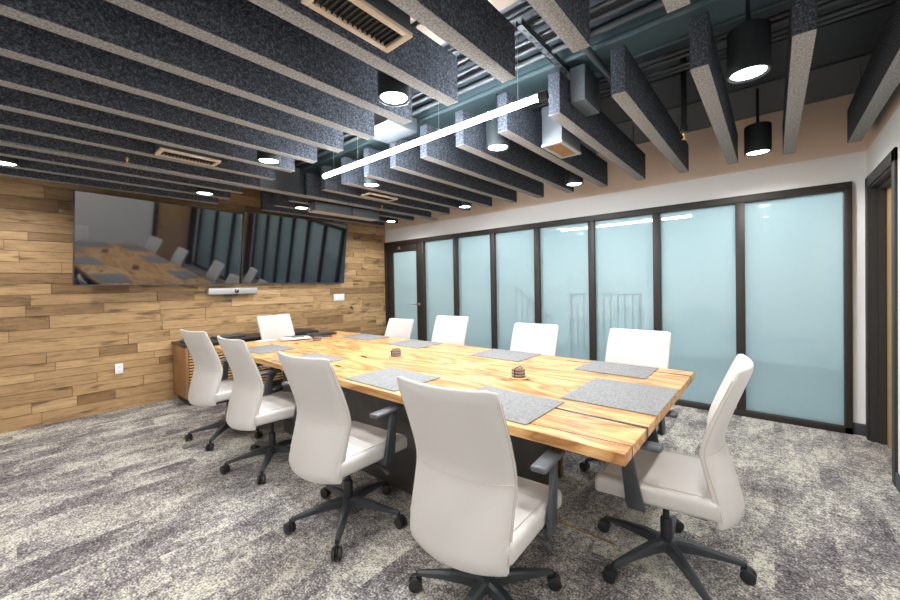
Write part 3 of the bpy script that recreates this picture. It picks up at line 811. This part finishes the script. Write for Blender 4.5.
# ------------------------------------------------------------------ office chair
def grid_mesh(P, nu, nv, name, m, parent, thick=0, bevel=0, sub=0):
    pass
def make_chair():
    root = empty('office_chair')
    # back: curved shell with thickness; local facing +Y, back at -Y
    bm = bmesh.new()
    prof = [(.360, -.280), (.42, -.272), (.50, -.253), (.58, -.230), (.64, -.214), (.68, -.212), (.74, -.226), (.82, -.253), (.90, -.283), (.96, -.306), (1.020, -.328)]
    hwid = [(.360, .219), (.42, .221), (.50, .222), (.58, .223), (.66, .226), (.76, .227), (.84, .227), (.92, .226), (1.020, .224)]
    def interp(t, tab):
        for (a, va), (b, vb) in zip(tab, tab[1:]):
            if t <= b: return va + (vb-va)*(t-a)/(b-a)
        return tab[-1][1]
    nz, nx = 26, 16
    def pt(i, j, side):
        u = -1 + 2*i/nx; s = j/nz
        zb = .360 + .012*abs(u)**2
        zt = 1.020 - .006*(1-u*u) - .008*max(0, (abs(u)-.85)/.15)**2
        z = zb + (zt-zb)*s
        hw = interp(z, hwid)
        x = u*hw
        cur = .058*(1-.25*s)
        y = interp(z, prof) + cur*u*u*(.9+.1*u*u)
        th = .046 - .016*s
        edge = max(0, 1-(1-abs(u))/.10); edz = max(0, 1-(1-s)/.05, 1-s/.05)
        k = 1 - .55*max(edge, edz)**2
        y += (-1 if side == 0 else 1)*th*.5*k
        return (x, y, z)
    G = [[[bm.verts.new(pt(i, j, s)) for j in range(nz+1)] for i in range(nx+1)] for s in (0, 1)]
    for i in range(nx):
        for j in range(nz):
            a = G[0]; bm.faces.new([a[i][j], a[i+1][j], a[i+1][j+1], a[i][j+1]])
            a = G[1]; bm.faces.new([a[i][j], a[i][j+1], a[i+1][j+1], a[i+1][j]])
    for j in range(nz):
        bm.faces.new([G[0][0][j], G[0][0][j+1], G[1][0][j+1], G[1][0][j]])
        bm.faces.new([G[0][nx][j], G[1][nx][j], G[1][nx][j+1], G[0][nx][j+1]])
    for i in range(nx):
        bm.faces.new([G[0][i][0], G[1][i][0], G[1][i+1][0], G[0][i+1][0]])
        bm.faces.new([G[0][i][nz], G[0][i+1][nz], G[1][i+1][nz], G[1][i][nz]])
    mb = MB(); mb.bm.free(); mb.bm = bm
    back = mb.build('backrest', M['leather'], root, ang=70)
    bv = back.modifiers.new('bevel', 'BEVEL'); bv.width = .008; bv.segments = 3; bv.limit_method = 'ANGLE'; bv.angle_limit = math.radians(60)
    # seam across the outside and inside of the back plus side piping
    def on_back(u, z, side, off):
        zz = z; hw = interp(zz, hwid); s = (zz-.360)/.66
        th = .046-.016*s
        return (u*hw, interp(zz, prof)+.058*(1-.25*s)*u*u*(.9+.1*u*u) + (-1 if side == 0 else 1)*(th*.5*(1-.55*max(0, 1-(1-abs(u))/.10)**2)+off), zz)
    sm = MB()
    for side in (0, 1):
        sm.tube([on_back(-1+2*i/20, .662-.004*(1-(-1+2*i/20)**2), side, -.0006) for i in range(21)], .0016, 5, caps=False)
    sm.build('back_seam', M['stitch'], back)
    for sgn in (-1, 1):
        for dy in (-.010, .008):
            pp = MB(); pp.tube([(sgn*(interp(z, hwid)+.0004), interp(z, prof)+.058*(1-.25*(z-.360)/.66)+dy*(1-.3*(z-.360)/.66), z) for z in [.40+.025*i for i in range(24)]], .0017, 5, caps=False)
            pp.build('edge_stitching', M['stitch'], back)
    # seat cushion
    s = MB().box(-.245, -.225, .395, .245, .265, .478, .024, seg=4)
    seat = s.build('seat', M['leather'], root, ang=50)
    for v in seat.data.vertices:      # waterfall front edge, dished top, narrower back
        x, y, z = v.co
        if y > .15: v.co.z -= .020*((y-.15)/.115)**2
        v.co.x *= 1 - .05*max(0, (-y)/.225)
    q = MB()
    q.tube([(x, y, .4775-(.020*((y-.15)/.115)**2 if y > .15 else 0)) for x, y in [(-.20, -.19), (-.212, 0), (-.215, .15), (-.20, .235), (.20, .235), (.215, .15), (.212, 0), (.20, -.19)]], .0018, 5, caps=False)
    q.build('seat_seam', M['stitch'], seat)
    MB().box(-.19, -.18, .372, .19, .20, .396, .008).build('seat_pan', M['blackplastic'], root)
    MB().box(-.07, -.16, .335, .07, .10, .373, .010).box(-.045, -.235, .350, .045, -.15, .385, .008).build('tilt_mechanism', M['blackplastic'], root)
    g = MB(); g.tube([(0, 0, .17), (0, 0, .34)], .0145, 16); g.lathe([(.026, .10), (.026, .225), (.022, .235), (.0145, .236)], n=20)
    g.build('gas_cylinder', M['blackplastic'], root)
    MB().lathe([(0, .075), (.030, .075), (.042, .085), (.046, .11), (.042, .135), (.027, .140), (0, .140)], n=24).build('hub', M['plastic'], root)
    # lever on right
    MB().tube([(.06, .05, .35), (.19, .07, .345), (.235, .075, .320), (.25, .08, .300)], [.006, .006, .014, .010], 8).build('height_lever', M['plastic'], root)
    # arms
    for sgn in (-1, 1):
        a = MB()
        a.box(min(sgn*.16, sgn*.248), .05, .374, max(sgn*.16, sgn*.248), .12, .392, .004)
        poly = [(.040, .370), (.112, .370), (.122, .40), (.145, .648), (.098, .648), (.054, .42)]
        pa = [(y, z) for (y, z) in poly]
        x0, x1 = sorted((sgn*.249, sgn*.270))
        a.prism(pa, 'x', x0, x1, bev=.005)
        arm = a.build('armrest', M['plastic'], root)
        MB().box(sgn*.250-.034, -.025, .648, sgn*.250+.034, .200, .672, .010, seg=3).build('arm_pad', M['armpad'], arm)
    # five legs with casters
    for i in range(5):
        an = PI/2 + 2*PI*i/5 + .30
        c, s_ = math.cos(an), math.sin(an)
        lb = bmesh.new(); rings = []
        for (r, zc_, hw_, hh) in [(.020, .112, .024, .026), (.10, .112, .022, .022), (.20, .098, .018, .015), (.29, .082, .014, .010), (.312, .078, .012, .009)]:
            ring = []
            for (a_, b_) in [(-1, -1), (1, -1), (1, .55), (.55, 1), (-.55, 1), (-1, .55)]:
                ring.append(lb.verts.new((c*r - s_*hw_*a_, s_*r + c*hw_*a_, zc_+hh*b_)))
            rings.append(ring)
        for A, B in zip(rings, rings[1:]):
            for k in range(6): lb.faces.new([A[k], A[(k+1) % 6], B[(k+1) % 6], B[k]])
        lb.faces.new(rings[0][::-1]); lb.faces.new(rings[-1])
        mb = MB(); mb.bm.free(); mb.bm = lb
        leg = mb.build('leg', M['plastic'], root, ang=40)
        cw = MB(); sw_ = an + random.uniform(-1.2, 1.2)
        T = Matrix.Translation((c*.315, s_*.315, 0)) @ Matrix.Rotation(sw_, 4, 'Z')
        for sd in (-1, 1):
            cw.lathe([(0, -.010), (.020, -.010), (.030, -.006), (.030, .006), (.020, .010), (0, .010)], n=20, M=T @ Matrix.Translation((.012, sd*.016, .030)) @ Matrix.Rotation(PI/2, 4, 'X'))
        cw.box(-.016, -.006, .022, .026, .006, .060, .003, M=T)
        cw.lathe([(.009, .050), (.009, .080), (0, .080)], n=10, M=T)
        cw.build('caster', M['blackplastic'], leg)
    return root

chairs = [ # x, y, facing angle (0 = toward +Y), dz, leg phase, label
    (-.93, 1.29, 5, 0, 58, 'white leather office chair with its back to the camera, nearest on the near side'),
    (-1.905, 1.275, 5, 0, 27, 'white leather office chair on the near side, second from the camera'),
    (-2.99, 1.32, 1, 0, 35, 'white leather office chair on the near side, third from the camera'),
    (-3.87, 1.315, 8, 0, 27, 'white leather office chair on the near side, farthest from the camera by the credenza'),
    (-.395, 2.03, 93, 0, 22, 'white leather office chair alone at the right end of the table'),
    (-.82, 2.93, 176, -.03, 10, 'white leather office chair on the glass side, nearest the right end of the table'),
    (-1.72, 3.02, 184, -.04, 20, 'white leather office chair on the glass side, second from the right'),
    (-2.86, 3.14, 187, -.02, 30, 'white leather office chair on the glass side, third from the right'),
    (-3.66, 3.03, 182, -.08, 40, 'white leather office chair on the glass side, lowest one by the glass door'),
    (-4.65, 2.27, -83, 0, 50, 'white leather office chair at the far end of the table before the wood wall'),
]
proto = make_chair(); LEGS = None
for i, (x, y, a, dz, ph, lb) in enumerate(chairs):
    o = proto if i == 0 else copy_tree(proto)
    o.location = (x, y, 0); o.rotation_euler = (0, 0, math.radians(a))
    tag(o, lb, 'office chair', 'white office chairs around the table')
    if True:
        for c in [c for c in bpy.data.objects if c.parent == o]:
            n = c.name.split('.')[0]
            if n == 'leg': c.rotation_euler = (0, 0, math.radians(ph - a - 107.2))
            if n not in ('leg', 'hub', 'gas_cylinder'): c.location.z += dz

# ------------------------------------------------------------------ unseen hall lights, added to brighten the frosted panes
for (x, y) in [(-11.5, YG+1.5), (-9.5, YG+1.5), (-7.5, YG+1.5), (-5.6, YG+1.5), (-4.0, YG+1.5), (-2.4, YG+1.5), (-.8, YG+1.5), (.6, YG+1.5)]:
    e = tag(empty('hall_fill_light', (x, y, 2.75)), 'unseen round ceiling light added in the hall to brighten the frosted glass', 'ceiling light', 'added fill lights in the hall')
    MB().lathe([(0, -.004), (.09, -.004)], n=24).build('lens', M['hall_fill_lens'], e)
    MB().lathe([(.09, -.004), (.105, -.006), (.11, 0), (.11, .02)], n=24).build('trim_ring', M['whiteplate'], e)
    l = bpy.data.lights.new('hall_fill_beam', 'POINT'); l.energy = 24; l.shadow_soft_size = .12; l.color = (.90, .98, 1.0)
    lo = bpy.data.objects.new('hall_fill_beam', l); COL.objects.link(lo); lo.location = (x, y, 2.5)

# ------------------------------------------------------------------ world, camera
wd = bpy.data.worlds.new('world'); sc.world = wd; wd.use_nodes = True
wd.node_tree.nodes['Background'].inputs[0].default_value = (0.6, 0.65, 0.7, 1); wd.node_tree.nodes['Background'].inputs[1].default_value = 0.2
F, YAW, PIT, ROL = 377.905208, 0.7071091, -0.0140387, -0.01837669
cyw, syw = math.cos(YAW), math.sin(YAW); cp_, sp_ = math.cos(PIT), math.sin(PIT)
f = Vector((-syw*cp_, cyw*cp_, sp_)); rt = Vector((cyw, syw, 0)); up = rt.cross(f)
r2 = rt*math.cos(ROL) + up*math.sin(ROL); u2 = -rt*math.sin(ROL) + up*math.cos(ROL)
cam = bpy.data.cameras.new('camera'); co = bpy.data.objects.new('camera', cam); COL.objects.link(co)
co.matrix_world = Matrix(((r2.x, u2.x, -f.x, 0), (r2.y, u2.y, -f.y, 0), (r2.z, u2.z, -f.z, CZ), (0, 0, 0, 1)))
cam.sensor_width = 36; cam.lens = F*36/900; cam.shift_y = -10.1185/900; cam.clip_start = .02
sc.camera = co
vs = sc.view_settings
vs.view_transform = 'Standard'; vs.look = 'None'; vs.exposure = 0.33; vs.gamma = 1.0; vs.use_curve_mapping = False
sc.cycles.use_denoising = True
sc.cycles.max_bounces = 10; sc.cycles.diffuse_bounces = 6; sc.cycles.transparent_max_bounces = 12
sc.cycles.sample_clamp_indirect = 6
